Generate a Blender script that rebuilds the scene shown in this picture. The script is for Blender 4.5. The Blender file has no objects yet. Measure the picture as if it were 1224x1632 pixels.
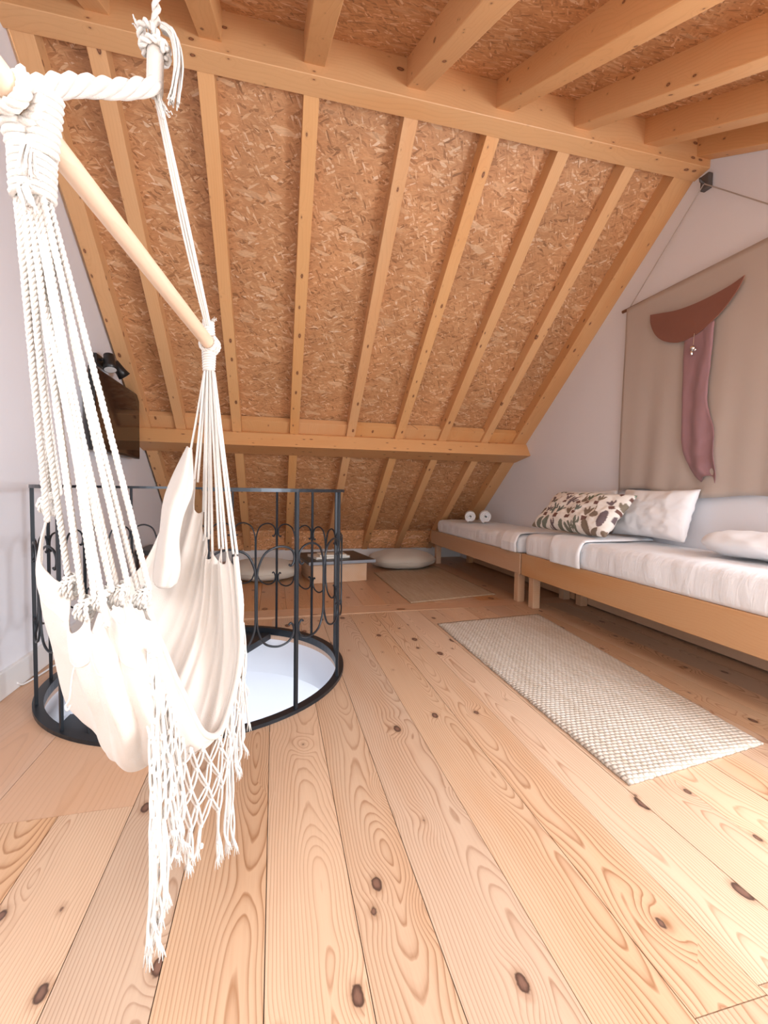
import bpy, bmesh, math, random
import numpy as np
from mathutils import Vector, Matrix, noise
random.seed(7)
C = bpy.context.scene.collection
PI = math.pi

# ------------------------------------------------------------------ camera
F_PX, PITCH, YAW, ROLL, CAM_H = 712.7, math.radians(-2.82), math.radians(13.77), math.radians(0.94), 1.0
fw = Vector((math.sin(YAW)*math.cos(PITCH), math.cos(YAW)*math.cos(PITCH), math.sin(PITCH)))
rt0 = Vector((math.cos(YAW), -math.sin(YAW), 0)); up0 = rt0.cross(fw)
rt = rt0*math.cos(ROLL)+up0*math.sin(ROLL); up = up0*math.cos(ROLL)-rt0*math.sin(ROLL)
cam = bpy.data.cameras.new('camera'); camo = bpy.data.objects.new('camera', cam); C.objects.link(camo)
cam.sensor_fit = 'VERTICAL'; cam.sensor_height = 36; cam.lens = F_PX/1632*36; cam.clip_start = .02
camo.matrix_world = Matrix(((rt.x, up.x, -fw.x, 0), (rt.y, up.y, -fw.y, 0), (rt.z, up.z, -fw.z, CAM_H), (0, 0, 0, 1)))
bpy.context.scene.camera = camo
EYE = Vector((0, 0, CAM_H))
def at(px, py, d):
    """world point seen at photo pixel (px, py), d metres deep"""
    return EYE + (fw + rt*((px-612)/F_PX) - up*((py-816)/F_PX))*d

# ------------------------------------------------------------------ world, light, exposure
sc = bpy.context.scene
sc.view_settings.view_transform = 'Standard'; sc.view_settings.look = 'None'
sc.view_settings.gamma = 1; sc.view_settings.use_curve_mapping = False
sc.view_settings.exposure = 0.78
w = bpy.data.worlds.new('world'); sc.world = w; w.use_nodes = True
bg = w.node_tree.nodes['Background']; bg.inputs[0].default_value = (.82, .92, 1, 1); bg.inputs[1].default_value = 2.25
def area(name, loc, direction, sx, sy, power, col):
    l = bpy.data.lights.new(name, 'AREA'); l.shape = 'RECTANGLE'; l.size = sx; l.size_y = sy; l.energy = power; l.color = col
    o = bpy.data.objects.new(name, l); C.objects.link(o); o.location = loc
    o.rotation_euler = Vector(direction).to_track_quat('-Z', 'Y').to_euler(); return o
TB = math.tan(math.radians(27.85))            # front roof slope
area('gable_window_day', (2.72, .35, 1.2), (-1, .12, -.05), 1.6, 1.2, 92, (.82, .91, 1))
area('skylight_day_west', (-.55, -.35, 1.85), (.0, .25, -1), 1.0, 1.2, 30, (.93, .97, 1))
area('skylight_day_east', (1.4, -.35, 1.85), (.0, .25, -1), 1.0, 1.2, 26, (.93, .97, 1))
area('downstairs_fill', (-.3, 1.9, -.7), (-.05, .5, -1), .9, .6, 30, (.9, .96, 1))  # unseen fill lamp added below the floor to brighten the stair shaft

# ------------------------------------------------------------------ helpers
def obj(name, bm, m, parent=None, smooth=False, loc=None):
    me = bpy.data.meshes.new(name)
    if isinstance(bm, bmesh.types.BMesh):
        bm.to_mesh(me); bm.free()
    else:
        me.from_pydata(*bm)
    me.update()
    for mm in (m if isinstance(m, (list, tuple)) else [m]): me.materials.append(mm)
    if smooth: me.polygons.foreach_set('use_smooth', [True]*len(me.polygons))
    o = bpy.data.objects.new(name, me); C.objects.link(o)
    if loc is not None: o.location = loc
    if parent is not None: o.parent = parent
    return o
def tag(o, label=None, cat=None, group=None, kind=None):
    if label: o['label'] = label
    if cat: o['category'] = cat
    if group: o['group'] = group
    if kind: o['kind'] = kind
    return o
def thing(name, label, cat, loc=(0, 0, 0), group=None, rz=0):
    o = bpy.data.objects.new(name, None); C.objects.link(o); o.location = loc; o.rotation_euler.z = rz
    o.empty_display_size = .05
    return tag(o, label, cat, group)
def setting(name, label=None):
    o = bpy.data.objects.new(name, None); C.objects.link(o); o.empty_display_size = .05; return tag(o, label, None, None, 'structure')
def copy(o, parent=None):
    c = o.copy(); C.objects.link(c)
    if parent is not None: c.parent = parent
    return c
def box(x0, x1, y0, y1, z0, z1, bev=0.0, bm=None):
    new = bmesh.new() if bm is None else bm
    t = bmesh.new()
    bmesh.ops.create_cube(t, size=1)
    for v in t.verts: v.co = Vector(((x0+x1)/2+v.co.x*(x1-x0), (y0+y1)/2+v.co.y*(y1-y0), (z0+z1)/2+v.co.z*(z1-z0)))
    if bev: bmesh.ops.bevel(t, geom=t.edges[:], offset=bev, segments=2, affect='EDGES', profile=.5)
    me = bpy.data.meshes.new('tmp'); t.to_mesh(me); t.free(); new.from_mesh(me); bpy.data.meshes.remove(me)
    return new
def prism(profile, x0, x1, axis='x'):
    """profile of (y, z) points swept along x"""
    n = len(profile); bm = bmesh.new()
    a = [bm.verts.new((x0, p[0], p[1])) for p in profile]; b = [bm.verts.new((x1, p[0], p[1])) for p in profile]
    bm.faces.new(a); bm.faces.new(b[::-1])
    for i in range(n): bm.faces.new((a[i], b[i], b[(i+1) % n], a[(i+1) % n]))
    bmesh.ops.recalc_face_normals(bm, faces=bm.faces[:]); return bm
def catmull(pts, n=8, closed=False):
    P = [Vector(p) for p in pts]; out = []
    m = len(P)
    for i in range(m if closed else m-1):
        if closed: p0, p1, p2, p3 = P[i-1], P[i], P[(i+1) % m], P[(i+2) % m]
        else: p0, p1, p2, p3 = P[max(i-1, 0)], P[i], P[i+1], P[min(i+2, m-1)]
        for k in range(n):
            t = k/n
            out.append(.5*((2*p1)+(p2-p0)*t+(2*p0-5*p1+4*p2-p3)*t*t+(3*p1-p0-3*p2+p3)*t**3))
    if not closed: out.append(P[-1])
    return out
def frames(path):
    T = [(path[min(i+1, len(path)-1)]-path[max(i-1, 0)]).normalized() for i in range(len(path))]
    a = Vector((0, 0, 1)) if abs(T[0].z) < .9 else Vector((1, 0, 0))
    N = [(a-T[0]*a.dot(T[0])).normalized()]
    for i in range(1, len(path)):
        v = N[-1]-T[i]*N[-1].dot(T[i]); N.append(v.normalized() if v.length > 1e-9 else N[-1])
    return T, N
def tube(path, r, sides=8, bm=None, cap=True, flat=1.0):
    bm = bmesh.new() if bm is None else bm
    path = [Vector(p) for p in path]; T, N = frames(path); rings = []
    for i, p in enumerate(path):
        ri = r[i] if isinstance(r, (list, tuple)) else r
        B = T[i].cross(N[i])
        rings.append([bm.verts.new(p+(N[i]*math.cos(2*PI*k/sides)+B*math.sin(2*PI*k/sides)*flat)*ri) for k in range(sides)])
    for a, b in zip(rings, rings[1:]):
        for k in range(sides): bm.faces.new((a[k], a[(k+1) % sides], b[(k+1) % sides], b[k]))
    if cap: bm.faces.new(rings[0][::-1]); bm.faces.new(rings[-1])
    return bm
def resample(path, step):
    path = [Vector(p) for p in path]; out = [path[0]]; acc = 0
    for a, b in zip(path, path[1:]):
        L = (b-a).length; t = step-acc
        while t <= L:
            out.append(a.lerp(b, t/L)); t += step
        acc = (acc+L) % step if L else acc
    out.append(path[-1]); return out
def rope(path, r, pitch, strands=3, sides=5, bm=None, step=None):
    """laid rope: strands twisted round the path"""
    bm = bmesh.new() if bm is None else bm
    step = step or pitch/7
    path = resample(path, step); T, N = frames(path)
    rs = r*(.56 if strands == 3 else .52); ro = r*(.5 if strands == 3 else .5)
    s = 0; ph = [0]
    for a, b in zip(path, path[1:]): s += (b-a).length; ph.append(s/pitch*2*PI)
    for k in range(strands):
        pts = []
        for i, p in enumerate(path):
            B = T[i].cross(N[i]); an = ph[i]+2*PI*k/strands
            pts.append(p+(N[i]*math.cos(an)+B*math.sin(an))*ro)
        tube(pts, rs, sides, bm)
    return bm
def ball(bm, p, r, sub=1, sc3=(1, 1, 1)):
    g = bmesh.ops.create_icosphere(bm, subdivisions=sub, radius=r)
    for v in g['verts']: v.co = Vector((v.co.x*sc3[0], v.co.y*sc3[1], v.co.z*sc3[2]))+Vector(p)

# ------------------------------------------------------------------ materials
def mat(name):
    m = bpy.data.materials.new(name); m.use_nodes = True
    nt = m.node_tree; b = nt.nodes['Principled BSDF']; return m, nt, b
def N(nt, t, **kw):
    n = nt.nodes.new(t)
    for k, v in kw.items():
        if k.startswith('i_'): n.inputs[k[2:].replace('_', ' ')].default_value = v
        else: setattr(n, k, v)
    return n
def L(nt, a, b): nt.links.new(a, b)
def M(nt, op, a, b=None, c=None):
    n = nt.nodes.new('ShaderNodeMath'); n.operation = op
    for i, v in enumerate((a, b, c)):
        if v is None: continue
        if isinstance(v, (int, float)): n.inputs[i].default_value = v
        else: nt.links.new(v, n.inputs[i])
    return n.outputs[0]
def mix(nt, f, a, b, mode='MIX'):
    n = nt.nodes.new('ShaderNodeMix'); n.data_type = 'RGBA'; n.blend_type = mode
    for s, v in ((n.inputs[0], f), (n.inputs[6], a), (n.inputs[7], b)):
        if isinstance(v, (int, float)): s.default_value = v
        elif isinstance(v, tuple): s.default_value = (*v, 1)
        else: nt.links.new(v, s)
    return n.outputs[2]
def ramp(nt, f, stops, interp='LINEAR'):
    n = nt.nodes.new('ShaderNodeValToRGB'); e = n.color_ramp; e.interpolation = interp
    while len(e.elements) < len(stops): e.elements.new(.5)
    for q, (p, c) in zip(e.elements, stops): q.position = p; q.color = (*c, 1) if len(c) == 3 else c
    nt.links.new(f, n.inputs[0]); return n.outputs[0]
def maprange(nt, v, a, b, c=0., d=1., smooth=True):
    n = nt.nodes.new('ShaderNodeMapRange'); n.interpolation_type = 'SMOOTHSTEP' if smooth else 'LINEAR'
    nt.links.new(v, n.inputs[0])
    for i, q in enumerate((a, b, c, d)): n.inputs[i+1].default_value = q
    return n.outputs[0]
def mapped(nt, src, scale, off=None, rot=(0, 0, 0)):
    n = nt.nodes.new('ShaderNodeMapping'); n.inputs['Scale'].default_value = scale; n.inputs['Rotation'].default_value = rot
    nt.links.new(src, n.inputs['Vector'])
    if off is not None: nt.links.new(off, n.inputs['Location'])
    return n.outputs[0]
def bump(nt, b, h, strength, dist=.01):
    n = nt.nodes.new('ShaderNodeBump'); n.inputs['Strength'].default_value = strength; n.inputs['Distance'].default_value = dist
    nt.links.new(h, n.inputs['Height']); nt.links.new(n.outputs[0], b.inputs['Normal'])
def flat(name, col, rough=.6, metal=0., spec=None, noisy=0., nscale=60):
    m, nt, b = mat(name); b.inputs['Base Color'].default_value = (*col, 1); b.inputs['Roughness'].default_value = rough; b.inputs['Metallic'].default_value = metal
    if noisy:
        tc = N(nt, 'ShaderNodeTexCoord'); nz = N(nt, 'ShaderNodeTexNoise'); nz.inputs['Scale'].default_value = nscale; nz.inputs['Detail'].default_value = 5
        L(nt, tc.outputs['Object'], nz.inputs['Vector']); bump(nt, b, nz.outputs['Fac'], noisy, .004)
    return m
def wood(name, light, dark, knot=(.11, .045, .02), rough=.42, rings=13., grain_mix=.55, knots=.07, kscale=(4.2, 1.7, 4.2), vary=.22, stretch=.11, satv=.3):
    """pine with growth rings along local Y, swirling round dark knots; every object gets its own stretch of log"""
    m, nt, b = mat(name)
    tc = N(nt, 'ShaderNodeTexCoord'); oi = N(nt, 'ShaderNodeObjectInfo')
    cv = N(nt, 'ShaderNodeCombineXYZ'); r = oi.outputs['Random']
    L(nt, M(nt, 'MULTIPLY', r, 7.3), cv.inputs[0]); L(nt, M(nt, 'MULTIPLY', r, 31.7), cv.inputs[1]); L(nt, M(nt, 'MULTIPLY', r, 3.1), cv.inputs[2])
    add = N(nt, 'ShaderNodeVectorMath', operation='ADD'); L(nt, tc.outputs['Object'], add.inputs[0]); L(nt, cv.outputs[0], add.inputs[1])
    P = add.outputs[0]
    vo = N(nt, 'ShaderNodeTexVoronoi', voronoi_dimensions='2D'); vo.inputs['Scale'].default_value = 1; 
    sk = N(nt, 'ShaderNodeSeparateXYZ'); L(nt, P, sk.inputs[0]); ck = N(nt, 'ShaderNodeCombineXYZ')
    L(nt, M(nt, 'ADD', sk.outputs[0], sk.outputs[2]), ck.inputs[0]); L(nt, sk.outputs[1], ck.inputs[1])
    L(nt, mapped(nt, ck.outputs[0], kscale), vo.inputs['Vector'])
    wob = N(nt, 'ShaderNodeTexNoise'); wob.inputs['Scale'].default_value = 60; wob.inputs['Detail'].default_value = 2; L(nt, P, wob.inputs['Vector'])
    kd = M(nt, 'ADD', vo.outputs['Distance'], M(nt, 'MULTIPLY', M(nt, 'SUBTRACT', wob.outputs['Fac'], .5), .05))
    sep = N(nt, 'ShaderNodeSeparateColor'); L(nt, vo.outputs['Color'], sep.inputs[0])
    size = M(nt, 'MULTIPLY', M(nt, 'POWER', M(nt, 'MAXIMUM', M(nt, 'SUBTRACT', sep.outputs[0], .38), 0.), 1.6), knots*1.6)
    near = M(nt, 'MULTIPLY', maprange(nt, vo.outputs['Distance'], .40, .03), M(nt, 'GREATER_THAN', sep.outputs[0], .45))
    so = N(nt, 'ShaderNodeSeparateXYZ'); L(nt, tc.outputs['Object'], so.inputs[0])
    sx = N(nt, 'ShaderNodeSeparateXYZ'); L(nt, P, sx.inputs[0])
    ny_ = N(nt, 'ShaderNodeTexNoise'); ny_.inputs['Scale'].default_value = 1.; ny_.inputs['Detail'].default_value = 2.; L(nt, mapped(nt, P, (1.6, 1.05, 1.6)), ny_.inputs['Vector'])
    n1 = N(nt, 'ShaderNodeTexNoise'); n1.inputs['Scale'].default_value = 1.; n1.inputs['Detail'].default_value = 3; L(nt, mapped(nt, P, (14, 2.2, 14)), n1.inputs['Vector'])
    xo = M(nt, 'ADD', so.outputs[0], M(nt, 'MULTIPLY_ADD', M(nt, 'FRACT', M(nt, 'MULTIPLY', r, 3.7)), .16, -.08))
    hz = M(nt, 'ADD', M(nt, 'ADD', so.outputs[2], M(nt, 'MULTIPLY_ADD', ny_.outputs['Fac'], .26, -.07)), M(nt, 'MULTIPLY', near, .03))
    rad = M(nt, 'SQRT', M(nt, 'ADD', M(nt, 'MULTIPLY', xo, xo), M(nt, 'MULTIPLY', hz, hz)))
    ph = M(nt, 'ADD', M(nt, 'MULTIPLY', rad, rings), M(nt, 'MULTIPLY', n1.outputs['Fac'], 1.3))
    fr = M(nt, 'FRACT', ph)
    ring = ramp(nt, fr, [(0, (0, 0, 0)), (.5, (.10, .10, .10)), (.72, (.35, .35, .35)), (.88, (1, 1, 1)), (.95, (.6, .6, .6)), (1, (.0, .0, .0))])
    fine = N(nt, 'ShaderNodeTexNoise'); fine.inputs['Scale'].default_value = 1; fine.inputs['Detail'].default_value = 4; L(nt, mapped(nt, P, (160, 5, 160)), fine.inputs['Vector'])
    big = N(nt, 'ShaderNodeTexNoise'); big.inputs['Scale'].default_value = 1; big.inputs['Detail'].default_value = 2; L(nt, mapped(nt, P, (5, .8, 5)), big.inputs['Vector'])
    g = M(nt, 'MULTIPLY', ring, M(nt, 'MULTIPLY_ADD', big.outputs['Fac'], 1.7, -.05))
    g = M(nt, 'ADD', M(nt, 'MULTIPLY', g, grain_mix), M(nt, 'MULTIPLY', M(nt, 'SUBTRACT', fine.outputs['Fac'], .5), .35))
    col = mix(nt, g, light, dark)
    # heartwood streaks and each board's own tone
    hs = tuple(q*s for q, s in zip(light, (.98, .86, .74)))
    col = mix(nt, M(nt, 'MULTIPLY', maprange(nt, big.outputs['Fac'], .45, .7), .6), col, mix(nt, g, hs, dark))
    hsv = N(nt, 'ShaderNodeHueSaturation'); L(nt, col, hsv.inputs['Color'])
    L(nt, M(nt, 'MULTIPLY_ADD', r, vary, 1-vary*.5), hsv.inputs['Value']); L(nt, M(nt, 'MULTIPLY_ADD', M(nt, 'FRACT', M(nt, 'MULTIPLY', r, 5.7)), satv, 1-satv*.5), hsv.inputs['Saturation'])
    col = hsv.outputs[0]
    isk = N(nt, 'ShaderNodeMapRange', interpolation_type='SMOOTHSTEP'); L(nt, M(nt, 'SUBTRACT', kd, size), isk.inputs[0])
    isk.inputs[1].default_value = .012; isk.inputs[2].default_value = -.012
    has = M(nt, 'GREATER_THAN', size, .002)
    halo = M(nt, 'MULTIPLY', M(nt, 'MULTIPLY', maprange(nt, M(nt, 'SUBTRACT', kd, size), .09, 0.), .38), has)
    col = mix(nt, halo, col, tuple(q*.8 for q in dark))
    kc = mix(nt, maprange(nt, M(nt, 'DIVIDE', kd, M(nt, 'MAXIMUM', size, .001)), .3, .9), tuple(q*2.6 for q in knot), knot)
    col = mix(nt, M(nt, 'MULTIPLY', isk.outputs[0], has), col, kc)
    L(nt, col, b.inputs['Base Color']); b.inputs['Roughness'].default_value = rough
    bump(nt, b, M(nt, 'ADD', ring, fine.outputs['Fac']), .12, .002)
    return m
def osb(name, gain=1.):
    """pressed strands: three layers of long flakes lying at different angles"""
    m, nt, b = mat(name)
    tc = N(nt, 'ShaderNodeTexCoord'); oi = N(nt, 'ShaderNodeObjectInfo')
    cv = N(nt, 'ShaderNodeCombineXYZ')
    for i, k in enumerate((13.1, 5.3, 0.)): L(nt, M(nt, 'MULTIPLY', oi.outputs['Random'], k), cv.inputs[i])
    add = N(nt, 'ShaderNodeVectorMath', operation='ADD'); L(nt, tc.outputs['Object'], add.inputs[0]); L(nt, cv.outputs[0], add.inputs[1])
    wn = N(nt, 'ShaderNodeTexNoise'); wn.inputs['Scale'].default_value = 9; wn.inputs['Detail'].default_value = 2; L(nt, add.outputs[0], wn.inputs['Vector'])
    wv = N(nt, 'ShaderNodeVectorMath', operation='MULTIPLY_ADD'); L(nt, wn.outputs['Color'], wv.inputs[0]); wv.inputs[1].default_value = (.016, .016, 0); L(nt, add.outputs[0], wv.inputs[2])
    P = wv.outputs[0]
    vals = []; ds = []
    for ang, sc_ in ((4, (13, 66, 0)), (-24, (17, 80, 0)), (30, (19, 90, 0)), (-62, (24, 110, 0))):
        r1 = mapped(nt, P, (1, 1, 1), rot=(0, 0, math.radians(ang)))
        v = N(nt, 'ShaderNodeTexVoronoi'); v.inputs['Scale'].default_value = 1; v.inputs['Randomness'].default_value = 1
        L(nt, mapped(nt, r1, sc_), v.inputs['Vector'])
        s = N(nt, 'ShaderNodeSeparateColor'); L(nt, v.outputs['Color'], s.inputs[0]); vals.append(s); ds.append(v)
    cur = vals[0].outputs[0]
    for s, th in ((vals[1], .52), (vals[2], .66), (vals[3], .78)):
        pick = M(nt, 'GREATER_THAN', s.outputs[1], th)
        n = N(nt, 'ShaderNodeMix'); L(nt, pick, n.inputs[0]); L(nt, cur, n.inputs[2]); L(nt, s.outputs[0], n.inputs[3]); cur = n.outputs[0]
    chip = N(nt, 'ShaderNodeTexVoronoi'); chip.inputs['Scale'].default_value = 1
    L(nt, mapped(nt, mapped(nt, P, (1, 1, 1), rot=(0, 0, math.radians(-12))), (9, 30, 0)), chip.inputs['Vector']); cs_ = N(nt, 'ShaderNodeSeparateColor'); L(nt, chip.outputs['Color'], cs_.inputs[0])
    chips = M(nt, 'MULTIPLY', M(nt, 'GREATER_THAN', cs_.outputs[0], .93), M(nt, 'MULTIPLY_ADD', cs_.outputs[1], .5, .12))
    big = N(nt, 'ShaderNodeTexNoise'); big.inputs['Scale'].default_value = 2.2; big.inputs['Detail'].default_value = 3; L(nt, add.outputs[0], big.inputs['Vector'])
    fib = N(nt, 'ShaderNodeTexNoise'); fib.inputs['Scale'].default_value = 1; fib.inputs['Detail'].default_value = 4; L(nt, mapped(nt, P, (25, 260, 25)), fib.inputs['Vector'])
    col = ramp(nt, cur, [(0, (.15, .065, .03)), (.07, (.30, .14, .065)), (.18, (.48, .245, .125)), (.6, (.58, .31, .16)), (.86, (.64, .37, .20)), (.95, (.80, .56, .36)), (1, (.88, .70, .52))])
    col = mix(nt, .34, col, (.61, .315, .155)); col = mix(nt, chips, col, (.80, .56, .36))
    hsv = N(nt, 'ShaderNodeHueSaturation'); L(nt, col, hsv.inputs['Color'])
    L(nt, M(nt, 'MULTIPLY', M(nt, 'ADD', M(nt, 'MULTIPLY_ADD', fib.outputs['Fac'], .5, .45), M(nt, 'MULTIPLY', big.outputs['Fac'], .55)), gain), hsv.inputs['Value']); hsv.inputs['Saturation'].default_value = 1.06
    L(nt, hsv.outputs[0], b.inputs['Base Color']); b.inputs['Roughness'].default_value = .55
    bump(nt, b, M(nt, 'ADD', cur, M(nt, 'MULTIPLY', fib.outputs['Fac'], .5)), .28, .003)
    return m
def woven(name, ca, cb, sx, sy, bstr=.6, rough=.9, fleck=.5):
    """basket weave of yarn rows along local X"""
    m, nt, b = mat(name); tc = N(nt, 'ShaderNodeTexCoord'); s = N(nt, 'ShaderNodeSeparateXYZ')
    nz = N(nt, 'ShaderNodeTexNoise'); nz.inputs['Scale'].default_value = 14; nz.inputs['Detail'].default_value = 3; L(nt, tc.outputs['Object'], nz.inputs['Vector'])
    wv = N(nt, 'ShaderNodeVectorMath', operation='MULTIPLY_ADD'); L(nt, nz.outputs['Color'], wv.inputs[0]); wv.inputs[1].default_value = (.012, .012, 0); L(nt, tc.outputs['Object'], wv.inputs[2])
    L(nt, wv.outputs[0], s.inputs[0])
    row = M(nt, 'MULTIPLY', s.outputs[1], sy); fl = M(nt, 'FLOOR', row)
    a = M(nt, 'ABSOLUTE', M(nt, 'SINE', M(nt, 'MULTIPLY', row, PI)))
    c = M(nt, 'ABSOLUTE', M(nt, 'SINE', M(nt, 'MULTIPLY', M(nt, 'ADD', M(nt, 'MULTIPLY', s.outputs[0], sx), M(nt, 'MULTIPLY', fl, .5)), PI)))
    h = M(nt, 'MULTIPLY', M(nt, 'POWER', a, .6), M(nt, 'POWER', c, .5))
    f = N(nt, 'ShaderNodeTexNoise'); f.inputs['Scale'].default_value = 1; f.inputs['Detail'].default_value = 5; L(nt, mapped(nt, tc.outputs['Object'], (sx*1.1, sy*.5, 1)), f.inputs['Vector'])
    streak = N(nt, 'ShaderNodeTexNoise'); streak.inputs['Scale'].default_value = 1; streak.inputs['Detail'].default_value = 3; L(nt, mapped(nt, tc.outputs['Object'], (40, 3, 1)), streak.inputs['Vector'])
    q = M(nt, 'ADD', M(nt, 'MULTIPLY', f.outputs['Fac'], fleck), M(nt, 'MULTIPLY', streak.outputs['Fac'], .7))
    col = mix(nt, maprange(nt, q, .35, .85), ca, cb)
    col = mix(nt, M(nt, 'MULTIPLY', M(nt, 'SUBTRACT', 1., h), .55), col, tuple(x*.45 for x in cb))
    L(nt, col, b.inputs['Base Color']); b.inputs['Roughness'].default_value = rough; bump(nt, b, h, bstr, .006); return m
def cloth(name, col, scale=900, strength=.25, wrinkle=0., wscale=(6, 6, 6), rough=.9, sheen=.2):
    m, nt, b = mat(name); b.inputs['Roughness'].default_value = rough; b.inputs['Sheen Weight'].default_value = sheen
    tc = N(nt, 'ShaderNodeTexCoord'); n = N(nt, 'ShaderNodeTexNoise'); n.inputs['Scale'].default_value = scale; n.inputs['Detail'].default_value = 2; L(nt, tc.outputs['Object'], n.inputs['Vector'])
    q = N(nt, 'ShaderNodeTexNoise'); q.inputs['Scale'].default_value = 1; q.inputs['Detail'].default_value = 3; q.inputs['Distortion'].default_value = .6; L(nt, mapped(nt, tc.outputs['Object'], wscale), q.inputs['Vector'])
    c = mix(nt, M(nt, 'MULTIPLY', n.outputs['Fac'], .35), col, tuple(x*.86 for x in col)); L(nt, c, b.inputs['Base Color'])
    bump(nt, b, M(nt, 'ADD', M(nt, 'MULTIPLY', n.outputs['Fac'], .25*strength), M(nt, 'MULTIPLY', q.outputs['Fac'], wrinkle)), .9, .01); return m

m_floor = wood('floor_pine', (.60, .41, .275), (.32, .16, .08), knot=(.075, .04, .028), rough=.38, rings=120, grain_mix=.95, knots=.15, kscale=(6.2, 3.6, 6.2), satv=.2)
m_floor_far = wood('floor_pine_far', (.54, .31, .17), (.36, .175, .08), rough=.36, rings=80, vary=.16, knots=.17, kscale=(5, 3, 5))
m_ply = wood('floor_ply', (.60, .40, .28), (.46, .28, .18), rough=.4, rings=60, knots=.05, grain_mix=.42, vary=.04)
m_beam = wood('beam_pine', (.72, .40, .18), (.56, .265, .10), knot=(.13, .05, .022), rough=.5, rings=70, grain_mix=.26, knots=.15, kscale=(11, 5.5, 11), vary=.08, satv=.08)
m_osb = osb('osb_board')
m_knee = osb('osb_offcut', 1.32)
m_bed = wood('bed_beech', (.58, .36, .215), (.50, .28, .155), rough=.42, rings=60, grain_mix=.3, knots=.0, vary=.06)
m_crate = wood('crate_pine', (.68, .48, .34), (.50, .31, .20), rough=.6, rings=60, knots=.2, kscale=(3, 6, 3))
m_dowel = wood('dowel_wood', (.74, .54, .38), (.62, .41, .27), rough=.5, rings=40, grain_mix=.3, knots=.0, vary=.02)
m_rodwood = flat('rod_wood', (.25, .12, .07), .6)
m_wall = flat('wall_plaster', (.79, .79, .83), .85, noisy=.12, nscale=35)
m_wall_l = m_wall
m_trim = flat('trim_white_paint', (.80, .80, .80), .45)
m_iron = flat('wrought_iron', (.018, .022, .028), .34, .35)
m_black = flat('black_plastic', (.012, .012, .013), .35)
m_slate = flat('slate_top', (.035, .037, .04), .38, noisy=.5, nscale=18)
m_slate_edge = flat('slate_edge', (.26, .29, .33), .6, noisy=1., nscale=40)
m_screen = flat('tv_screen', (.022, .014, .012), .09); m_screen.node_tree.nodes['Principled BSDF'].inputs['Specular IOR Level'].default_value = .28
m_lens = flat('lamp_lens', (.85, .85, .85), .3)
m_paper = flat('paper_cover', (.80, .76, .66), .6); m_page = flat('book_pages', (.78, .75, .70), .8)
m_canvas = cloth('hammock_canvas', (.655, .59, .53), 700, .4, .25, (14, 14, 14))
m_rope = cloth('cotton_rope', (.72, .675, .62), 500, .5, .2, (60, 60, 60))
m_cord = cloth('cotton_cord', (.76, .72, .67), 500, .4, .2, (60, 60, 60))
m_sheet = cloth('white_sheet', (.85, .86, .89), 600, .1, .55, (9, 9, 3))
m_sheet_gather = cloth('gathered_sheet', (.85, .86, .89), 600, .1, .6, (2, 24, 6))
m_pillow = cloth('white_pillowcase', (.85, .86, .89), 700, .1, .5, (7, 7, 7))
m_towel = cloth('white_towelling', (.87, .88, .90), 350, .9, .2, (30, 30, 30))
m_pouf = cloth('pouf_linen', (.56, .50, .42), 500, .3, .3, (5, 5, 5))
m_rug = woven('cream_jute_rug', (.72, .66, .59), (.56, .47, .37), 42, 50, .8)
m_rug2 = woven('brown_jute_mat', (.56, .43, .30), (.44, .31, .20), 70, 90, .4)
m_tap = cloth('tapestry_linen', (.50, .425, .375), 800, .3, .3, (5, 3, 1.2))
m_felt = cloth('brown_felt', (.23, .085, .055), 500, .5, .2, (12, 12, 12))
m_mauve = cloth('mauve_fabric', (.31, .17, .185), 500, .3, .5, (14, 14, 5))
m_metal = flat('bright_metal', (.75, .75, .75), .25, 1.)
m_cable = flat('white_cable', (.8, .8, .8), .5)
m_bracket = flat('grey_bracket', (.10, .085, .08), .6)

# ------------------------------------------------------------------ setting
XL, XR = -1.24, 2.76
TA = math.tan(math.radians(38.56)); Y0 = 6.5            # plane of the rafter faces: z = (Y0-y)*TA
YR, ZR = 2.45, 3.17                                       # front face of the ridge beam, bottom of the joists there
CX, CY, RH = -.362, 2.57, .718                            # stair opening

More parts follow.
